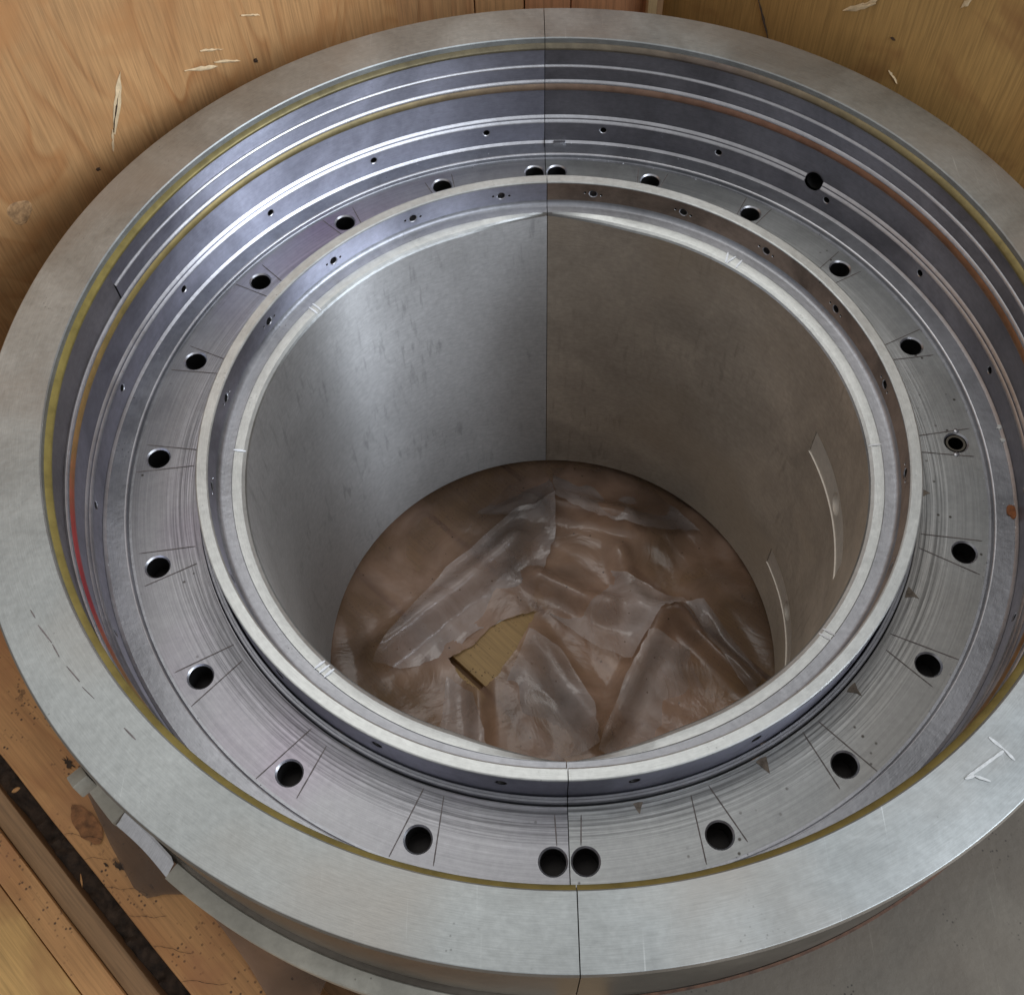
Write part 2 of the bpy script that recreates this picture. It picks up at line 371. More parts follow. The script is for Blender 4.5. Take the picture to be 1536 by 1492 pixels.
def bore_r(R, th, z=0):
    """relieved (lemon shaped) bore next to the split"""
    if R > 0.6365: return R
    a = (math.degrees(th)-90) % 180; d = min(a, 180-a)
    return R+0.028*max(0.0, 1-d/19.0)**1.4*max(0.0, min(1.0, (0.62+z)/0.34))*min(1.0, (0.6365-R)/0.028)
def circ(th0, v0, r, R, seg=24):
    return [(th0+r*math.cos(2*math.pi*i/seg)/R, v0+r*math.sin(2*math.pi*i/seg)) for i in range(seg)]
def floor_circ(th0, R0, r, r_in, seg=28):
    out = []
    for i in range(seg):
        a = 2*math.pi*i/seg
        x = R0*math.cos(th0)+r*math.cos(a); y = R0*math.sin(th0)+r*math.sin(a)
        t = math.atan2(y, x)
        while t-th0 > math.pi: t -= 2*math.pi
        while t-th0 < -math.pi: t += 2*math.pi
        out.append((t, r_in-math.hypot(x, y)))
    return out

ZF = -0.289
bolt_me = tube_mesh('bolt_hole', 0.0245, 0.0215, 0.046, ('edge_steel', 'hole_wall', 'dark_steel'), seg=28, cham=0.003)
oil_me = tube_mesh('oil_hole', 0.0090, 0.0074, 0.03, ('edge_steel', 'hole_wall', 'dark_steel'), seg=18, cham=0.0012)
port_me = tube_mesh('oil_port', 0.0215, 0.0205, 0.05, ('wall_steel', 'hole_wall', 'dark_steel'), seg=28, cham=0.0012)
jet_me = tube_mesh('jet_hole', 0.0100, 0.0084, 0.0235, ('edge_steel', 'hole_wall', 'dark_steel'), seg=18, cham=0.001, bottom=False)
pin_me = tube_mesh('pin_hole', 0.0030, 0.0026, 0.008, ('bright_steel', 'dark_steel'), seg=10, cham=0.0006)
def radial(th, R, z, inward=True):
    """local -Z points outward (+r) when inward-facing surface, so that the lining goes into the metal"""
    rdir = Vector((math.cos(th), math.sin(th), 0)); zx = -rdir if inward else rdir
    up = Vector((0, 0, 1)); x = up.cross(zx)
    m = Matrix((x, up, zx)).transposed().to_4x4(); m.translation = Vector((R*math.cos(th)*S, R*math.sin(th)*S, z*S)); return m

def strokes(name, segs, width, z, parent, mat, label=None):
    """painted or scratched strokes lying just above a flat face: segs of ((x,y),(x,y)) in units"""
    vs, fs = [], []
    for (a, b) in segs:
        a = Vector(a); b = Vector(b); d = (b-a).normalized(); nn = Vector((-d.y, d.x)); L = (b-a).length; nseg = max(3, int(L/0.006)); base = len(vs)
        for i in range(nseg+1):
            p = a+(b-a)*i/nseg; wv = width*(0.5 if i in (0, nseg) else random.uniform(0.8, 1.15))
            zz = z(p) if callable(z) else z
            for s in (-1, 1): q = p+nn*wv/2*s; vs.append((q.x*S, q.y*S, (z(q) if callable(z) else z)*S))
        for i in range(nseg): a_ = base+2*i; fs.append((a_, a_+1, a_+3, a_+2))
        for i in range(base, len(vs)): vs[i] = (vs[i][0], vs[i][1], vs[i][2]+0.00008*(base/8))
    me = bpy.data.meshes.new(name); me.from_pydata(vs, [], fs); me.update()
    o = link(name, me, mat, parent)
    if label: o['label'] = label
    return o

for side in (0, 1):
    left = side == 0
    A0, A1 = (90, 270) if left else (-90, 90)
    # --- body: outer wall of the rim, flange below, drum underneath
    prof = [(0.9965, -0.0005), (0.9995, -0.0035), (0.9995, -0.205), (0.992, -0.212), (0.992, -0.236), (0.93, -0.238), (0.90, -0.245), (0.90, -1.20), (0.95, -1.215), (0.95, -1.2535), (0.62, -1.2535)]
    shell = revolve('half_shell', prof, A0, A1, 'outer_steel', housing)
    shell['label'] = 'half of the housing with the small square bolt and raised lip' if left else 'half of the housing with the wide flat foot plate'
    # --- top face
    revolve('rim_face', [(0.9965, -0.0003), (0.9955, 0.0), (0.8945, 0.0), (0.8925, -0.0022), (0.8920, -0.0130)], A0, A1, 'rim_steel', shell)
    revolve('rim_strip', [(0.8920, -0.0130), (0.8905, -0.0138), (0.8835, -0.0180), (0.8820, -0.0205), (0.8825, -0.0245), (0.8860, -0.0270), (0.8965, -0.0275)], A0, A1, 'strip_gold_reflect', shell, sharp=60)
    # --- stepped wall, upper run
    def bevels(prs):
        for pr in prs:
            if not left and -0.222 < pr[0][1] < -0.2: arcs = [(A0, 46.45), (49.15, A1)]
            elif left and pr[0][1] > -0.1: arcs = [(90, 163)]
            else: arcs = [(A0, A1)]
            for (b0, b1) in arcs: revolve('bevel', pr, b0, b1, 'edge_steel', shell, sharp=60)
    bevels([[(0.8958, -0.0698), (0.8944, -0.0702), (0.8918, -0.0738), (0.8917, -0.0757)], [(0.8917, -0.1066), (0.8904, -0.1074), (0.8873, -0.1120), (0.8872, -0.1146)], [(0.8928, -0.2050), (0.8894, -0.2086), (0.8882, -0.2110)], [(0.8878, -0.2142), (0.8840, -0.2182), (0.8832, -0.2210)],
            [(0.8822, -0.2708), (0.8810, -0.2724), (0.8772, -0.2760)], [(0.8434, -0.2761), (0.8405, -0.2772), (0.8397, -0.2796)]])
    up_prof = [(0.8965, -0.0275), (0.8965, -0.0700), (0.8955, -0.0712), (0.8930, -0.0745), (0.8925, -0.0760), (0.8925, -0.1070), (0.8915, -0.1085), (0.8885, -0.1130), (0.8882, -0.1150)]
    if left:
        revolve('groove_wall', up_prof, 90, 163, 'wall_steel', shell)
        o = revolve('groove_wall', [(0.8955, -0.0275), (0.8945, -0.108), (0.8915, -0.1105), (0.8885, -0.1130), (0.8882, -0.1150)], 163, 270, 'matte_wall_steel', shell)
        o['label'] = 'matte unpolished stretch of the groove wall'
    else:
        revolve('groove_wall', up_prof, A0, A1, 'wall_steel_reflect_dark', shell)
    low = [(0.8882, -0.1150), (0.8865, -0.1165), (0.8835, -0.1240), (0.8830, -0.1280), (0.8850, -0.1310), (0.8935, -0.1320)]
    revolve('groove_strip', low, A0, A1, 'strip_red_reflect', shell, sharp=60)
    # --- stepped wall, lower run, with the small oil holes (and one large port on the right)
    wp = [(0.8935, -0.1320), (0.8935, -0.158), (0.8935, -0.184), (0.8935, -0.2055), (0.8905, -0.2095), (0.8893, -0.2115), (0.8885, -0.2145), (0.8850, -0.2190), (0.8842, -0.2215), (0.8840, -0.238), (0.8835, -0.255), (0.8830, -0.2715)]
    vl = arclen(wp)
    def v_at(z):
        for j in range(len(wp)-1):
            if wp[j][1] >= z >= wp[j+1][1]: return vl[j]+(wp[j][1]-z)/(wp[j][1]-wp[j+1][1])*(vl[j+1]-vl[j])
    holes = []; angs = [A0+9+18*i for i in range(10)]
    for a in angs: holes.append(circ(R_(a), v_at(-0.2385), 0.0090, 0.884, 18))
    if not left: holes.append(circ(R_(47.8), v_at(-0.2130), 0.0215, 0.886, 28))
    sheet('stepped_wall', wp, A0, A1, 'wall_steel' if left else 'wall_steel_reflect_dark', shell, holes)
    for a in angs: link('oil_hole', oil_me, None, shell, radial(R_(a), 0.8840, -0.2385))
    if not left:
        o = link('oil_port', port_me, None, shell, radial(R_(47.8), 0.8905, -0.2130)); o['label'] = 'large dark port cut through the bevel'
    # --- ledge and drop to the flange floor
    revolve('ledge', [(0.8830, -0.2715), (0.8820, -0.2735), (0.8780, -0.2765), (0.8680, -0.2768), (0.8430, -0.2768), (0.8412, -0.2780), (0.8405, -0.2800), (0.8402, -0.2870), (0.8385, -0.2888), (0.8340, ZF)], A0, A1, 'ledge_steel', shell)
    # --- flange floor with the bolt circle
    bangs = [A0+1.9]+[A0+18*i for i in range(1, 10)]+[A1-1.9]
    fr = [0.8340-0.0184*i for i in range(8)]
    fp = [(r, ZF) for r in fr]; fp[-1] = (0.7050, ZF)
    sheet('flange_floor', fp, A0, A1, 'floor_steel' if left else 'floor_steel_grey', shell, [floor_circ(R_(a), 0.793, 0.0245, 0.8340) for a in bangs], step=1.5)
    for a in bangs:
        th = R_(a); o = link('bolt_hole', bolt_me, None, shell, Matrix.Translation((0.793*S*math.cos(th), 0.793*S*math.sin(th), ZF*S)))
    # scribed lines either side of each bolt hole
    for a in bangs:
        near_split = min(abs(a-A0), abs(a-A1)) < 5
        for s in (-1, 1):
            if near_split and ((s < 0) != (abs(a-A1) < 5)) : t0, t1 = 0.002*s, 0.006*s
            elif near_split: continue
            else: t0, t1 = (0.018+random.uniform(-.003, .003))*s, (0.037+random.uniform(-.005, .003))*s
            ca, sa = math.cos(R_(a)), math.sin(R_(a))
            ra, rb = 0.716+random.uniform(-.006, .006), (0.768 if near_split else 0.828+random.uniform(-.012, .006))
            strokes('scribe_line', [((ra*ca-t0*sa, ra*sa+t0*ca), (rb*ca-t1*sa, rb*sa+t1*ca))], 0.0021, ZF+0.0005, shell, 'scribe')
    # dark triangular residue marks at the foot of the collar
    for a in angs:
        if random.random() < (0.5 if left else 0.2): continue
        th = R_(a+random.uniform(-.5, .5)); c_ = Vector((math.cos(th), math.sin(th))); t_ = Vector((-c_.y, c_.x))
        wv = random.uniform(0.008, 0.015); L = random.uniform(0.014, 0.030)
        pts = [c_*0.710-t_*wv, c_*0.7085, c_*0.710+t_*wv, c_*(0.710+L*.5)+t_*wv*random.uniform(.3, .7), c_*(0.710+L)+t_*wv*random.uniform(-.3, .5), c_*(0.710+L*.6)-t_*wv*random.uniform(.1, .6)]
        me = bpy.data.meshes.new('residue_mark'); me.from_pydata([(p.x*S, p.y*S, (ZF+0.0007)*S) for p in pts], [], [tuple(range(6))]); me.update()
        link('residue_mark', me, 'stain', shell)
    # --- collar
    revolve('collar_foot', [(0.7025, -0.296), (0.7025, -0.2805), (0.7010, -0.2785), (0.6975, -0.2780), (0.6965, -0.2770), (0.6930, -0.2765), (0.6915, -0.2780), (0.6912, -0.2900)], A0, A1, 'ledge_steel', shell)
    hol = [circ(R_(a), 0.2330-0.2045, 0.0100, 0.689, 18) for a in angs]
    sheet('collar_outer_wall', [(0.6885, -0.2045), (0.6885, -0.230), (0.6885, -0.250), (0.6885, -0.290)], A0, A1, 'wall_steel', shell, hol)
    revolve('collar_face', [(0.6885, -0.2045), (0.6875, -0.2030), (0.6855, -0.2025), (0.6680, -0.2040), (0.6655, -0.2055), (0.6650, -0.2075)], A0, A1, 'collar_steel', shell)
    ip = [(0.6650, -0.2075), (0.6640, -0.232), (0.6628, -0.2540)]
    hol = []
    for a in angs:
        hol.append(circ(R_(a), 0.0255, 0.0100, 0.664, 18)); hol += [circ(R_(a)+s*0.0185/0.664, 0.0255-s*0.002, 0.0030, 0.664, 10) for s in (-1, 1)]
    sheet('collar_inner_wall', ip, A0, A1, 'wall_steel' if left else 'wall_steel_reflect_wood', shell, hol)
    for a in angs:
        link('jet_hole', jet_me, None, shell, radial(R_(a), 0.6640, -0.2330))
        for s in (-1, 1): link('pin_hole', pin_me, None, shell, radial(R_(a)+s*0.0185/0.664, 0.6640, -0.2330+s*0.002))
    revolve('seat_groove', [(0.6628, -0.2540), (0.6623, -0.2575), (0.6609, -0.2610), (0.6585, -0.2638), (0.6553, -0.2655), (0.6520, -0.2662), (0.6360, -0.2672)], A0, A1, 'ledge_steel', shell, sharp=24)
    revolve('seat_ring', [(0.6360, -0.2672), (0.6345, -0.2660), (0.6335, -0.2660), (0.6170, -0.2695), (0.6110, -0.2728), (0.6085, -0.2775)], A0, A1, 'collar_steel', shell, rfun=bore_r, sharp=14)
    # --- bore
    zs = [-0.2775]+[-0.2775-(1.2535-0.2775)*i/24 for i in range(1, 25)]
    bp = [(0.6085, z) for z in zs]
    holes = []
    if not left:
        for (z0, z1) in ((-0.483, -0.562), (-1.026, -1.102)):
            pl = [(R_(-15.4+i*31.4/30), -0.2775-z0) for i in range(31)]+[(R_(16.0-i*31.4/30), -0.2775-z1) for i in range(31)]
            holes.append(pl)
    if holes: sheet('bore_liner', bp, A0, A1, 'bore_steel_reflect_wood', shell, holes, rfun=bore_r)
    else: revolve('bore_liner', bp, A0, A1, 'bore_steel', shell, rfun=bore_r)
    if not left:
        for (z0, z1) in ((-0.483, -0.562), (-1.026, -1.102)):
            dep = 0.0028; zc = (z0+z1)/2; vs, fs, uv = [], [], []; n = 31
            for i in range(n):
                th = R_(-15.4+31.4*i/(n-1))
                for (R, z) in ((0.6085, z0), (0.6085+dep, z0-0.0012), (0.6085+dep, z1+0.0012), (0.6085, z1)):
                    vs.append(P3(R, th, z)); uv.append((th*.4, z*.5))
            for i in range(n-1):
                for j in (0, 2): a = i*4+j; fs.append((a, a+1, a+5, a+4))
            fs.append((0, 1, 2, 3)); fs.append(tuple((n-1)*4+j for j in range(4)))
            pk = link('oil_pocket', mesh_of('oil_pocket', (vs, fs, uv)), 'pocket_steel', shell)
            dp = [(0.6085+dep, z0-0.0012+(z1-z0+0.0024)*i/6) for i in range(7)]
            sheet('oil_pocket', dp, -15.4, 16.0, 'pocket_steel', shell, [circ(R_(0.2), (z0-z1-0.0024)/2, 0.026, 0.612, 24)])
            vs, fs = [], []
            rings = [(0.0262, -0.0004), (0.023, 0.004), (0.0175, 0.0075), (0.0105, 0.0095), (0.0100, 0.02)]
            for (r, dz) in rings:
                for i in range(24):
                    a = 2*math.pi*i/24; vs.append((r*S*math.cos(a), r*S*math.sin(a), -dz*S))
            for kx in range(len(rings)-1):
                for i in range(24): j = (i+1) % 24; fs.append((kx*24+i, kx*24+j, kx*24+24+j, kx*24+24+i))
            fs.append(tuple(4*24+i for i in range(24)))
            me = bpy.data.meshes.new('feed_hole'); me.from_pydata(vs, [], fs); finish(me, 50)
            link('feed_hole', me, 'pocket_steel', shell, radial(R_(0.2), 0.6085+dep, zc))

    if left:
        # raised lip of the lower flange, broken by a machined notch
        for (a0, a1) in ((219.0, 225.3), (232.4, 268.5)):
            d = ([], [], []); pr = [(1.0070, -0.275), (1.0070, -0.2325), (1.0085, -0.2310), (1.0335, -0.2335), (1.0360, -0.2365), (1.0360, -0.275), (1.0070, -0.275)]
            revolve_into(d, pr, a0, a1); m_ = len(pr); nn_ = len(d[0])//m_
            d[1].append(tuple(range(m_-1))); d[1].append(tuple((nn_-1)*m_+i for i in range(m_-1)))
            link('flange_lip', mesh_of('flange_lip', d), 'lip_steel', shell)
        revolve('flange_web', [(0.992, -0.2355), (1.0100, -0.2360), (1.0105, -0.262)], 200, 268.5, 'outer_steel', shell)
        d = ([], [], []); ns = 25
        for i in range(ns):
            f = i/(ns-1); th = R_(225.4+(232.3-225.4)*f); dip = math.sin(math.pi*f)
            for (R, z) in ((1.006-0.003*dip, -0.200), (1.012-0.004*dip, -0.228), (1.034-0.005*dip, -0.243), (1.035-0.005*dip, -0.275)): d[0].append(P3(R, th, z)); d[2].append((th*0.4, z*S))
        for i in range(ns-1):
            for j in range(3): a = i*4+j; d[1].append((a, a+1, a+5, a+4))
        o = link('spot_face', mesh_of('spot_face', d, 25), 'bright_steel', shell); o['label'] = 'bright machined notch in the flange lip'
        # square headed bolt sticking out under the rim
        th = R_(224.0); bo = link('square_bolt', box_mesh('square_bolt', 0.026*S, 0.029*S, 0.029*S, 0.0014), 'lip_steel', shell, radial(th, 1.020, -0.098, False) @ Matrix.Rotation(R_(25), 4, 'Z') @ Matrix.Rotation(R_(90), 4, 'Y'))
        bo['label'] = 'small square bolt head under the rim edge'
        sh = tube_mesh('bolt_shank', 0.010, 0.010, 0.030, ('dark_steel', 'dark_steel'), seg=14)
        link('bolt_shank', sh, None, shell, radial(th, 1.010, -0.098, False))
    else:
        # wide flat foot plate of the right half
        out = [(0.995*math.cos(R_(a)), 0.995*math.sin(R_(a))) for a in range(-87, 21, 3)]
        out += [(1.10, 0.36), (1.16, 0.0), (1.20, -0.35), (1.14, -0.80), (0.95, -1.16), (0.60, -1.36), (0.052, -1.42)]
        bm = bmesh.new(); vs = [bm.verts.new((x*S, y*S, -0.222*S)) for x, y in out]; f = bm.faces.new(vs)
        ex = bmesh.ops.extrude_face_region(bm, geom=[f])
        for e in ex['geom']:
            if isinstance(e, bmesh.types.BMVert): e.co.z -= 0.06*S
        bmesh.ops.recalc_face_normals(bm, faces=bm.faces[:])
        me = bpy.data.meshes.new('foot_plate'); bm.to_mesh(me); bm.free(); me.update()
        fp_ = link('foot_plate', me, 'cast_steel', shell); fp_['label'] = 'rough grey foot plate with dark specks'
        rr = revolve('rust_seam', [(1.0000, -0.2190), (1.0015, -0.2206), (1.0040, -0.2217)], -86, 20, 'dark_rust', shell)
        # threaded insert in one bolt hole
        th = R_(0); ins = tube_mesh('thread_insert', 0.0192, 0.0148, 0.05, ('cast_steel', 'dark_steel'), seg=28, cham=0.0004, bottom=False)
        o = link('thread_insert', ins, None, shell, Matrix.Translation((0.793*S, 0, (ZF-0.003)*S))); o['label'] = 'slotted ring insert seated in the bolt hole'
        for a in (78, 258):
            x = 0.793+0.0285*math.cos(R_(a)); y = 0.0285*math.sin(R_(a))
            bm = bmesh.new(); bmesh.ops.create_uvsphere(bm, u_segments=12, v_segments=6, radius=0.0055*S)
            for v in bm.verts: v.co.z *= 0.35
            me = bpy.data.meshes.new('locking_key'); bm.to_mesh(me); bm.free(); finish(me, 60)
            link('locking_key', me, 'edge_steel', shell, Matrix.Translation((x*S, y*S, (ZF+0.0004)*S)))
        # keeper notch on the ledge near the split
        me = box_mesh('keeper', 0.030*S, 0.010*S, 0.006*S, 0.001); link('keeper', me, 'bright_steel', shell, Matrix.Translation((0.880*S*math.cos(R_(87.7)), 0.880*S*math.sin(R_(87.7)), -0.2745*S)))
    # --- painted tally marks on the seat ring
    def zr(p):
        r = p.length; return -0.2660-0.0035*(0.6335-r)/0.0165+0.0012+(-0.0025*max(0, (0.617-r)/0.006))
    def tally(a, n, length=0.023, tilt=0.0):
        segs = []
        for i in range(n):
            t = R_(a+(i-(n-1)/2)*1.1); c_ = Vector((math.cos(t), math.sin(t))); t2 = R_(a+(i-(n-1)/2)*1.1+tilt); c2 = Vector((math.cos(t2), math.sin(t2)))
            segs.append((tuple(c_*0.6130), tuple(c2*(0.6130+length))))
        return segs
    if left:
        sc = [((-0.8256, -0.4690), (-0.8150, -0.4830)), ((-0.8080, -0.4950), (-0.7800, -0.5250)), ((-0.7790, -0.5270), (-0.7640, -0.5480)), ((-0.7500, -0.5630), (-0.7250, -0.5880)), ((-0.7200, -0.5960), (-0.6980, -0.6150)), ((-0.6460, -0.6600), (-0.6260, -0.6780))]
        for q in sc: strokes('scuff_mark', [q], random.uniform(0.0014, 0.003), 0.0005, shell, 'scribe')
        strokes('tally_mark', tally(180, 1), 0.0044, zr, shell, 'white_paint'); strokes('tally_mark', tally(144.3, 2), 0.0044, zr, shell, 'white_paint')
        strokes('tally_mark', tally(-132.0, 3), 0.0044, zr, shell, 'white_paint')
    else:
        strokes('tally_mark', tally(-1.5, 1), 0.0044, zr, shell, 'white_paint'); strokes('tally_mark', tally(-41.6, 2), 0.0044, zr, shell, 'white_paint')
        sg = tally(48.3, 1)+tally(50.5, 1, tilt=-0.7)+tally(50.7, 1, tilt=0.9); strokes('tally_mark', sg, 0.0044, zr, shell, 'white_paint')
        w0 = [((.590, -.694), (.607, -.712)), ((.607, -.712), (.618, -.728)), ((.606, -.714), (.543, -.753)), ((.543, -.753), (.557, -.749)), ((.557, -.749), (.577, -.757))]
        o = strokes('chalk_mark', w0, 0.0042, 0.0006, shell, 'chalk'); o['label'] = 'white chalk letter scrawled on the rim'

# dark filler plates added between the halves to stop light leaks (kept just below every surface)
sec = [(0.997, -0.004), (0.898, -0.004), (0.896, -0.0155), (0.8855, -0.0195), (0.8855, -0.0245), (0.900, -0.030), (0.900, -0.275), (0.846, -0.281), (0.843, -0.293), (0.698, -0.293), (0.684, -0.281), (0.684, -0.209), (0.669, -0.209), (0.667, -0.252), (0.655, -0.270), (0.650, -0.275), (0.648, -1.250), (0.94, -1.250), (0.94, -1.22), (0.895, -1.20), (0.895, -0.25), (0.985, -0.234), (0.996, -0.205)]
for sg in (-1, 1):
    bm = bmesh.new(); vv = [bm.verts.new((-0.0004*S, sg*r*S, z*S)) for r, z in sec]; f = bm.faces.new(vv)
    ex = bmesh.ops.extrude_face_region(bm, geom=[f])
    for e in ex['geom']:
        if isinstance(e, bmesh.types.BMVert): e.co.x += 0.0008*S
    me = bpy.data.meshes.new('seam_light_block'); bm.to_mesh(me); bm.free(); me.update(); link('seam_light_block', me, 'dark_steel', housing)

# ================================================================== the crate
crate = empty('wooden_crate', (0, 0, -1.345*S), 0)
tag(crate, 'open wooden crate of plywood and rough timber around the steel housing', 'crate')
inv = Matrix.Translation((0, 0, 1.345*S))
def wall_mat(az, d, s, z, face=None):
    """frame on a wall whose outward normal has azimuth az: local X along the wall, local Y outward, local Z up"""
    a = R_(az); n = Vector((math.cos(a), math.sin(a), 0)); t = Vector((math.sin(a), -math.cos(a), 0))
    m = Matrix((t, n, Vector((0, 0, 1)))).transposed().to_4x4(); m.translation = (n*d+t*s+Vector((0, 0, z)))*S; return m
def slab(name, az, d0, d1, s0, s1, z0, z1, mat, bev=0.0015, label=None, gx=False, parent=crate):
    """box on a wall frame; s measured clockwise along the wall; gx = grain along the wall"""
    L, D, H = (s1-s0)*S, (d1-d0)*S, (z1-z0)*S
    m = wall_mat(az, (d0+d1)/2, (s0+s1)/2, (z0+z1)/2)
    if gx:
        me = box_mesh(name, H, D, L, bev); m = m @ Matrix.Rotation(R_(90), 4, 'Y')
    else: me = box_mesh(name, L, D, H, bev)
    o = link(name, me, mat, parent, inv @ m)
    if label: o['label'] = label
    return o
# back-left plywood (normal 136), s runs clockwise: the corner is on the +s side
pl_L = slab('plywood_panel', 136, 1.10, 1.125, -1.05, 0.61, -1.30, 0.62, 'plywood_orange', label='orange plywood panel with wavy grain and gouges')
pl_R = slab('plywood_panel', 46, 1.10, 1.125, -0.66, 0.75, -1.30, 0.62, 'plywood_yellow', label='yellowish plywood panel with a brown stain')
# upright planks closing the corner
xs = [-0.62, -0.18, -0.055, 0.06, 0.255]
mats = ['plank_tan', 'plank_tan', 'plank_red', 'plank_red']
for i in range(4):
    o = link('corner_plank', box_mesh('corner_plank', (xs[i+1]-xs[i]-0.0025)*S, 0.04*S, 1.92*S, 0.002), mats[i], crate, inv @ Matrix.Translation(((xs[i]+xs[i+1])/2*S, (1.262+0.006*(i % 2))*S, -0.34*S)))
o = link('corner_lath', box_mesh('corner_lath', 0.022*S, 0.05*S, 1.92*S, 0.001), 'lath_pale', crate, inv @ Matrix.Translation((0.258*S, 1.225*S, -0.34*S)))
slab('corner_light_block', 91, 1.30, 1.32, -0.75, 0.75, -1.30, 0.62, 'timber_side')  # board added behind the planks to block light through their gaps
# gouges, splinters, nail holes and a knot on the panels (az, s, z on the inner face)
def chip(panel, az, s, z, L, wd, ang, mat='splinter', name='splinter'):
    n = 9; vs, fs = [], []
    for i in range(n):
        f = i/(n-1); h = wd*math.sin(math.pi*min(1, f*0.9+0.06))*random.uniform(.6, 1.1)/2
        for sg in (-1, 0, 1): vs.append(((f-.5)*L*S, (-0.0016 if sg == 0 else -0.0003)-random.uniform(0, .0006), sg*h*S+random.uniform(-.0006, .0006)))
    for i in range(n-1):
        for j in range(2): a = i*3+j; fs.append((a, a+1, a+4, a+3))
    me = bpy.data.meshes.new(name); me.from_pydata(vs, [], fs); finish(me, 60)
    m = wall_mat(az, 1.10, s, z) @ Matrix.Rotation(R_(ang), 4, 'Y')
    o = link(name, me, mat, panel); o.matrix_basis = panel.matrix_basis.inverted() @ inv @ m
    return o
chip(pl_L, 136, -0.150, 0.035, 0.135, 0.018, -62)
chip(pl_L, 136, -0.160, 0.020, 0.09, 0.007, -60, 'hole_wood', 'gouge')
chip(pl_L, 136, -0.190, -0.035, 0.05, 0.006, -70)
chip(pl_L, 136, 0.055, 0.004, 0.085, 0.012, 22)
chip(pl_L, 136, 0.120, -0.014, 0.070, 0.008, 26)
chip(pl_L, 136, 0.092, 0.030, 0.06, 0.006, 25)
chip(pl_L, 136, 0.205, 0.055, 0.05, 0.006, 25)
chip(pl_L, 136, 0.190, -0.050, 0.014, 0.010, 60, 'hole_wood', 'nail_hole')
chip(pl_L, 136, -0.245, -0.078, 0.012, 0.010, 40, 'hole_wood', 'nail_hole')
chip(pl_R, 46, -0.144, 0.061, 0.085, 0.014, -35)
chip(pl_R, 46, -0.120, 0.085, 0.05, 0.008, -40)
chip(pl_R, 46, -0.023, -0.051, 0.035, 0.007, 35)
chip(pl_R, 46, 0.074, 0.168, 0.03, 0.012, -60)
chip(pl_R, 46, -0.369, -0.072, 0.10, 0.008, 60, 'hole_wood', 'gouge')
chip(pl_R, 46, -0.05, 0.03, 0.012, 0.008, 10, 'hole_wood', 'nail_hole')
simple('knot_wood', (0.40, 0.235, 0.11), 0.75, 0, 0.6, 110, 0.7)
kb = bmesh.new(); bmesh.ops.create_uvsphere(kb, u_segments=20, v_segments=8, radius=0.5)
for v in kb.verts:
    j = 1+0.12*math.sin(3*math.atan2(v.co.z, v.co.x)+1); v.co = Vector((v.co.x*0.052*S*j, v.co.y*0.003*S, v.co.z*0.056*S*j))
me = bpy.data.meshes.new('knot'); kb.to_mesh(me); kb.free(); finish(me, 60)
o = link('knot', me, 'knot_wood', pl_L); o.matrix_basis = pl_L.matrix_basis.inverted() @ inv @ wall_mat(136, 1.10, -0.432, -0.068)
# front-left sill: rough beam, dirty gap, stepped rail, plywood offcut (normal -134, s clockwise)
def ridged(o, amp, scale):
    me = o.data; bm = bmesh.new(); bm.from_mesh(me)
    bmesh.ops.subdivide_edges(bm, edges=[e for e in bm.edges if e.calc_length() > 0.1], cuts=40, use_grid_fill=True)
    from mathutils import noise
    for v in bm.verts:
        nz = noise.noise_vector(v.co*scale); v.co += nz*amp
    bm.to_mesh(me); bm.free(); finish(me, 40)
beam = slab('timber_beam', -134, 0.985, 1.148, -0.95, 0.95, -0.86, -0.60, 'timber', 0.004, 'rough timber beam with speckled top beside the housing', gx=True); ridged(beam, 0.0012, 14)
def patch(name, d, s_, rd, rs, mat, z=-0.5972, n=26, jag=0.35, par=beam):
    a = R_(-134); nv = Vector((math.cos(a), math.sin(a), 0)); tv = Vector((math.sin(a), -math.cos(a), 0)); vs_ = [tuple((nv*d+tv*s_+Vector((0, 0, z-0.0008)))*S)]
    for i in range(n):
        t = 2*math.pi*i/n; q = 1+random.uniform(-jag, jag); p = nv*(d+rd*q*math.cos(t))+tv*(s_+rs*q*math.sin(t)); vs_.append(tuple((p+Vector((0, 0, z)))*S))
    me = bpy.data.meshes.new(name); me.from_pydata(vs_, [], [(0, i+1, (i+1) % n+1) for i in range(n)]); me.update()
    o = link(name, me, mat, par); o.matrix_basis = par.matrix_basis.inverted() @ inv; return o
for q in range(6):
    y0 = -0.66-0.055*q+random.uniform(-.01, .01); dd = random.uniform(1.02, 1.10); x0 = (1.148-(-0.719)*y0*1.0)/(-0.695)  # where this line leaves the beam edge
    a0 = Vector((x0+0.004, y0)); L = random.uniform(0.04, 0.12); segs = []
    for m_ in range(6):
        a1_ = a0+Vector((L/6, random.uniform(-.006, .003))); segs.append((tuple(a0), tuple(a1_))); a0 = a1_
    ck = strokes('crack', segs, 0.0008, -0.5968, beam, 'hole_wood'); ck.matrix_basis = beam.matrix_basis.inverted() @ inv
patch('torn_patch', 1.105, 0.205, 0.020, 0.050, 'torn_wood', jag=0.12)
patch('gouge', 1.060, 0.335, 0.006, 0.014, 'dirt', jag=0.6); patch('gouge', 1.106, 0.095, 0.005, 0.010, 'dirt', jag=0.6)
patch('gouge', 1.122, 0.115, 0.002, 0.006, 'dirt', jag=0.5); patch('gouge', 1.085, 0.02, 0.002, 0.005, 'dirt', jag=0.5)
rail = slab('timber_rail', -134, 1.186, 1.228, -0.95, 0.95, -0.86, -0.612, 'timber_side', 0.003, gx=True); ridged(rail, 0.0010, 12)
rail = slab('timber_rail', -134, 1.229, 1.283, -0.95, 0.95, -0.86, -0.600, 'timber', 0.002, gx=True); ridged(rail, 0.0006, 12)
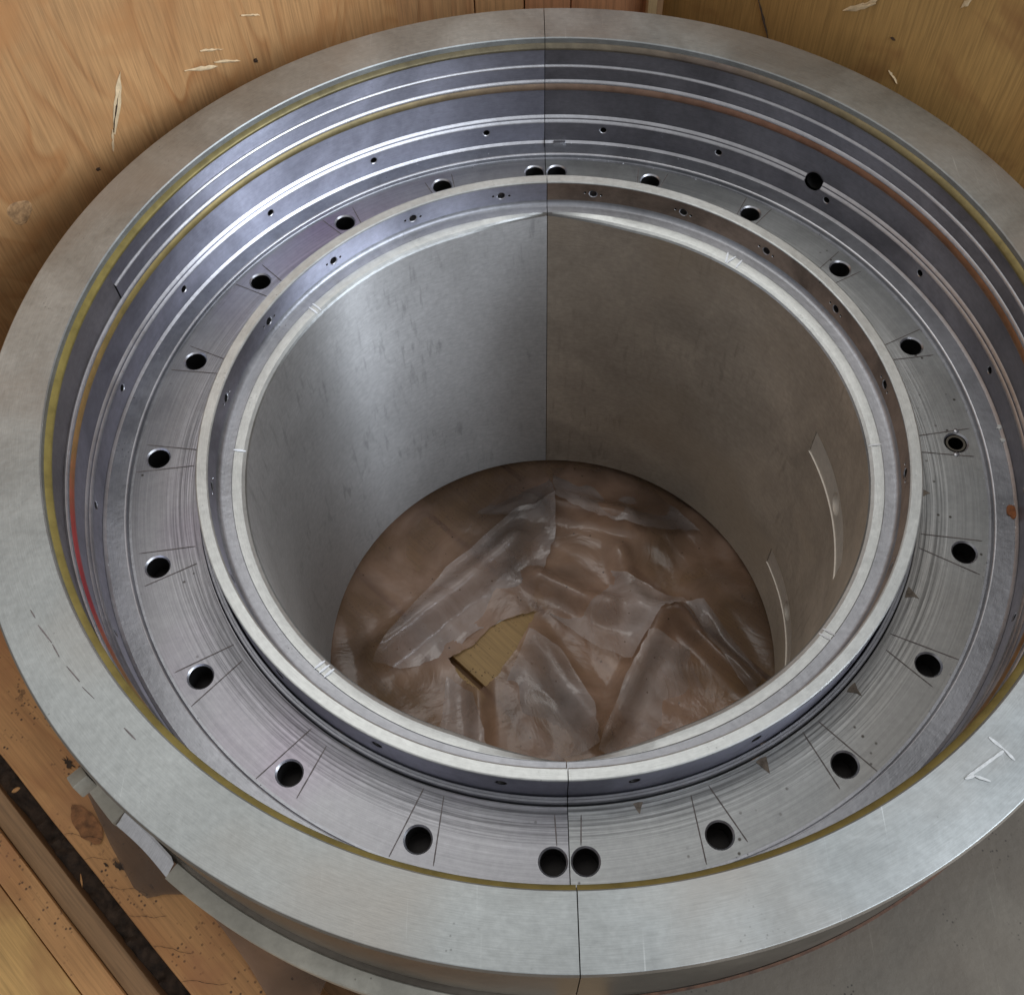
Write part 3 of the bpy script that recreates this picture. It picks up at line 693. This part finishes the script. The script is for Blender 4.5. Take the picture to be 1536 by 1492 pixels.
slab('plywood_strip', -134, 1.2855, 1.75, -0.95, 0.95, -0.86, -0.607, 'plywood_yellow', 0.002, gx=True)
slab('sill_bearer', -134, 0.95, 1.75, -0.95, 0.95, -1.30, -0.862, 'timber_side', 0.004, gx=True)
# crate floor planks, running along the -44 degree axis
for i in range(9):
    d0 = -1.19+0.28*i; slab('floor_plank', -134, d0+0.008, d0+0.272, -1.3, 1.3, -1.320, -1.292-0.002*(i % 2), 'floor_plank', 0.002, gx=True)
slab('floor_light_block', -134, -1.25, 1.40, -1.3, 1.3, -1.345, -1.322, 'timber_side', 0.002, gx=True)  # unseen sheet added to stop light coming up between the planks
# dirt packed into the gap of the sill
from mathutils import noise as NZ
vs, fs = [], []; nx, ny = 260, 12
a = R_(-134); nV = Vector((math.cos(a), math.sin(a))); tV = Vector((math.sin(a), -math.cos(a)))
for i in range(nx):
    for j in range(ny):
        s = -0.94+1.88*i/(nx-1); d = 1.1485+0.037*j/(ny-1)
        h = -0.660+0.030*NZ.noise(Vector((s*9, d*9, 0)))+0.016*NZ.noise(Vector((s*60, d*60, 4)))
        p = nV*d+tV*s; vs.append((p.x*S, p.y*S, h*S))
for i in range(nx-1):
    for j in range(ny-1): q = i*ny+j; fs.append((q, q+1, q+ny+1, q+ny))
me = bpy.data.meshes.new('dirt'); me.from_pydata(vs, [], fs); finish(me, 50)
tag(link('dirt', me, 'dirt'), 'dark crumbly dirt packed in the gap between the timbers', 'dirt', kind='stuff')
# wood crumbs on the dirt
def lump(name, loc, size, mat, label, cat, flat=0.5, group=None, rz=0.0):
    bm = bmesh.new(); bmesh.ops.create_icosphere(bm, subdivisions=2, radius=1)
    sd = random.uniform(0, 50)
    for v in bm.verts:
        v.co *= 1+0.45*NZ.noise(v.co*1.6+Vector((sd, 0, 0))); v.co = Vector((v.co.x*size[0]*S, v.co.y*size[1]*S, v.co.z*size[2]*S))
    me = bpy.data.meshes.new(name); bm.to_mesh(me); bm.free(); finish(me, 35)
    o = link(name, me, mat); o.location = Vector(loc)*S; o.rotation_euler = (0, 0, rz); tag(o, label, cat, group); return o
def sill(d, s, z): p = nV*d+tV*s; return (p.x, p.y, z)
lump('wood_chip', sill(1.168, 0.385, -0.635), (0.009, 0.004, 0.003), 'timber', 'pale wood chip lying on the dark dirt at the left edge', 'wood chip', rz=0.6)
lump('wood_chip', sill(1.176, 0.14, -0.632), (0.012, 0.002, 0.002), 'timber', 'thin pale splinter lying on the dirt in the timber gap', 'wood chip', rz=-1.2)

# ================================================================== packing film
def ridge_h(p, segs):
    h = 0
    for (ax, ay, bx, by, amp, wd) in segs:
        a_ = Vector((ax, ay)); b_ = Vector((bx, by)); t = max(0, min(1, (p-a_).dot(b_-a_)/(b_-a_).length_squared))
        d = (p-(a_+(b_-a_)*t)).length; h += amp*(0.5+0.5*math.cos(math.pi*min(1, d/wd)))**1.3
    return h
RID = [(-0.05, 0.03, 0.14, -0.25, 0.030, 0.07), (0.143, -0.26, 0.308, 0.088, 0.045, 0.06), (-0.03, 0.217, 0.16, 0.12, 0.04, 0.07), (0.16, 0.12, 0.36, 0.10, 0.03, 0.08),
       (-0.477, -0.017, -0.10, 0.33, 0.05, 0.07), (0.014, 0.464, 0.23, 0.415, 0.04, 0.07), (-0.2, -0.1, -0.19, -0.36, 0.035, 0.05), (0.356, 0.098, 0.53, -0.11, 0.04, 0.05), (0.2, 0.3, 0.25, 0.1, 0.03, 0.06)]
HOLE = [(-0.285, -0.030), (-0.250, -0.085), (-0.197, -0.135), (-0.150, -0.080), (-0.080, 0.030), (-0.040, 0.118), (-0.085, 0.105), (-0.150, 0.088), (-0.225, 0.010)]
def film_mesh(name, hole, n, rmax, zbase, amp, ridges, seed):
    big = hole; pts = []; edges = []
    for i in range(n+1):
        for j in range(n+1):
            x = -rmax+2*rmax*i/n; y = -rmax+2*rmax*j/n
            if x*x+y*y < rmax*rmax and not inside((x, y), big): pts.append(Vector((x, y)))
    b = len(pts); dense = []
    for a_, b_ in zip(hole, hole[1:]+hole[:1]):
        for t in range(8): dense.append((a_[0]+(b_[0]-a_[0])*t/8+random.uniform(-.0025, .0025), a_[1]+(b_[1]-a_[1])*t/8+random.uniform(-.0025, .0025)))
    pts += [Vector(p) for p in dense]; edges = [(b+i, b+(i+1) % len(dense)) for i in range(len(dense))]
    ov, oe, of, *_ = delaunay_2d_cdt(pts, edges, [], 0, 1e-7)
    fs = [tuple(f) for f in of if not inside((sum(ov[i][0] for i in f)/3, sum(ov[i][1] for i in f)/3), dense)]
    vs = []
    for p in ov:
        x, y = p; h = zbase+ridge_h(Vector((x, y)), ridges)+amp*(NZ.noise(Vector((x*4, y*4, seed)))*0.6+abs(NZ.noise(Vector((x*9+y*4, y*8, seed+3))))*0.6)
        vs.append((x*S, y*S, max(h, -1.288)*S))
    me = bpy.data.meshes.new(name); me.from_pydata(vs, [], fs); finish(me, 60); return me
film = link('plastic_sheet', film_mesh('plastic_sheet', HOLE, 190, 0.84, -1.284, 0.018, RID, 1.0), 'film')
tag(film, 'crumpled brownish clear plastic sheet on the crate floor inside the bore', 'plastic sheet')
# each flap: outline, then the direction in which it tucks down into the sheet below
flaps = [([(-0.49, -0.05), (-0.42, 0.08), (-0.30, 0.24), (-0.10, 0.44), (0.02, 0.47), (0.02, 0.36), (-0.02, 0.24), (-0.06, 0.13), (-0.20, 0.06), (-0.30, -0.02), (-0.40, -0.06)], (0.7, -0.7)),
         ([(-0.05, 0.245), (0.10, 0.29), (0.28, 0.18), (0.38, 0.10), (0.30, 0.085), (0.215, -0.05), (0.12, 0.0), (0.0, 0.10)], (-0.5, 0.8)),
         ([(0.34, 0.14), (0.43, 0.14), (0.57, -0.10), (0.53, -0.15), (0.44, 0.0)], (-0.9, -0.4)),
         ([(0.02, 0.46), (0.01, 0.60), (0.16, 0.60), (0.32, 0.52), (0.44, 0.36), (0.32, 0.36), (0.20, 0.39), (0.10, 0.42)], (0.3, 0.9)),
         ([(-0.285, -0.09), (-0.21, -0.15), (-0.17, -0.30), (-0.20, -0.48), (-0.32, -0.50), (-0.30, -0.25)], (-1, -0.2)),
         ([(-0.22, 0.42), (-0.12, 0.54), (0.0, 0.58), (0.02, 0.47), (-0.10, 0.41)], (-0.4, 0.9)),
         ([(0.12, -0.30), (0.20, -0.10), (0.27, 0.03), (0.38, 0.0), (0.42, -0.16), (0.30, -0.40)], (1, -0.3)),
         ([(-0.06, 0.04), (0.03, -0.02), (0.11, -0.17), (0.12, -0.28), (-0.06, -0.34), (-0.14, -0.12)], (-0.8, -0.6))]
for i, (pl, tuck) in enumerate(flaps):
    tv_ = Vector(tuck).normalized(); rmax_ = max(abs((p[0]-sum(q[0] for q in pl)/len(pl))*tv_.x+(p[1]-sum(q[1] for q in pl)/len(pl))*tv_.y) for p in pl)
    cx_ = sum(p[0] for p in pl)/len(pl); cy_ = sum(p[1] for p in pl)/len(pl)
    # fan patch: smooth fill of the outline, lifted and curled at the free edge
    vs, fs = [], []; seg = []
    for a_, b_ in zip(pl, pl[1:]+pl[:1]):
        for t in range(6): seg.append((a_[0]+(b_[0]-a_[0])*t/6+random.uniform(-.003, .003), a_[1]+(b_[1]-a_[1])*t/6+random.uniform(-.003, .003)))
    K = 14
    for r in range(K+1):
        for (x, y) in seg:
            f = r/K; X = cx_+(x-cx_)*f; Y = cy_+(y-cy_)*f; p = Vector((X, Y))
            h = -1.270+ridge_h(p, RID)*1.0+0.014*NZ.noise(Vector((X*6, Y*6, i*7.3)))+0.022*abs(NZ.noise(Vector((X*8+Y*3, Y*8, i*3.1))))+0.012*f**6
            tk = ((X-cx_)*tv_.x+(Y-cy_)*tv_.y)/rmax_; h -= 0.050*max(0.0, tk+0.15)**1.3
            h = max(h, -1.2895)
            vs.append((X*S, Y*S, h*S))
    m_ = len(seg)
    for r in range(K):
        for q in range(m_): fs.append((r*m_+q, r*m_+(q+1) % m_, (r+1)*m_+(q+1) % m_, (r+1)*m_+q))
    me = bpy.data.meshes.new('film_flap'); me.from_pydata(vs, [], fs); finish(me, 60)
    link('film_flap', me, 'film_flap', film)
# loose skirt of the same film over the beam, beside the flange
sk = [(-0.96, -0.50), (-0.921, -0.597), (-0.86, -0.69), (-0.80, -0.77), (-0.771, -0.789), (-0.74, -0.782), (-0.701, -0.782), (-0.66, -0.805), (-0.621, -0.844), (-0.57, -0.90), (-0.527, -0.954), (-0.46, -1.02)]
vs, fs = [], []
for i, (x, y) in enumerate(sk):
    for t in range(9):
        f = t/8; ang = math.atan2(y, x); X = x*(1-f)+0.905*math.cos(ang)*f; Y = y*(1-f)+0.905*math.sin(ang)*f
        h = -0.594+0.012*abs(NZ.noise(Vector((X*9, Y*9, 2))))+0.06*f**2
        vs.append((X*S, Y*S, h*S))
for i in range(len(sk)-1):
    for t in range(8): q = i*9+t; fs.append((q, q+1, q+10, q+9))
me = bpy.data.meshes.new('plastic_sheet'); me.from_pydata(vs, [], fs); finish(me, 60)
tag(link('plastic_sheet', me, 'film_brown'), 'brown plastic sheet draped over the beam under the flange lip', 'plastic sheet')

# ------------------------------------------------------------------ small debris resting on the metal
def onring(R, a, z): t = R_(a+0.6); return (R*math.cos(t), R*math.sin(t), z)
lump('rust_flake', onring(0.872, -11.0, -0.2755), (0.010, 0.016, 0.0025), 'rust', 'orange rust flake on the ledge at the right edge', 'rust flake')
lump('metal_crumb', onring(0.879, 1.6, -0.2745), (0.005, 0.006, 0.004), 'crumb', 'upper of two pale crumbs on the ledge by the insert', 'crumb', group='pale crumbs on the ledge')
lump('metal_crumb', onring(0.877, -0.4, -0.2745), (0.005, 0.005, 0.004), 'crumb', 'lower of two pale crumbs on the ledge by the insert', 'crumb', group='pale crumbs on the ledge')
lump('dirt_crumb', (0.400, -1.005, -0.2195), (0.008, 0.006, 0.004), 'dirt', 'dark crumb on the grey foot plate close to the rim', 'crumb')
lump('dirt_crumb', (0.357, -1.045, -0.2205), (0.004, 0.004, 0.003), 'dirt', 'small dark crumb further out on the grey foot plate', 'crumb')

# bright swarf and grit scattered along the ledge and its foot
vs, fs = [], []
def grit(R, a, z, r):
    b = len(vs); t = R_(a+0.6); c_ = Vector((R*math.cos(t), R*math.sin(t), z))
    pts = [Vector((random.gauss(0, 1), random.gauss(0, 1), random.gauss(0, .6))).normalized()*r*random.uniform(.5, 1.2) for _ in range(4)]
    for p in pts: q = c_+p+Vector((0, 0, r*.4)); vs.append(tuple(q*S))
    fs.extend([(b, b+1, b+2), (b, b+1, b+3), (b+1, b+2, b+3), (b, b+2, b+3)])
for _ in range(900):
    a = random.choice([random.gauss(68, 16), random.gauss(60, 30), random.uniform(0, 360), random.gauss(-5, 20)])
    if random.random() < .55: grit(0.879+random.gauss(0, .0016), a, -0.2755, random.uniform(.0006, .0018))
    else: grit(0.8355+random.gauss(0, .003), a, -0.2885, random.uniform(.0006, .0018))
for _ in range(350):
    grit(random.uniform(.846, .876), random.choice([random.gauss(80, 40), random.uniform(0, 360)]), -0.2768, random.uniform(.0005, .0014))
me = bpy.data.meshes.new('swarf'); me.from_pydata(vs, [], fs); me.update()
tag(link('swarf', me, 'edge_steel'), 'fine bright metal swarf scattered along the ledge', 'swarf', kind='stuff')
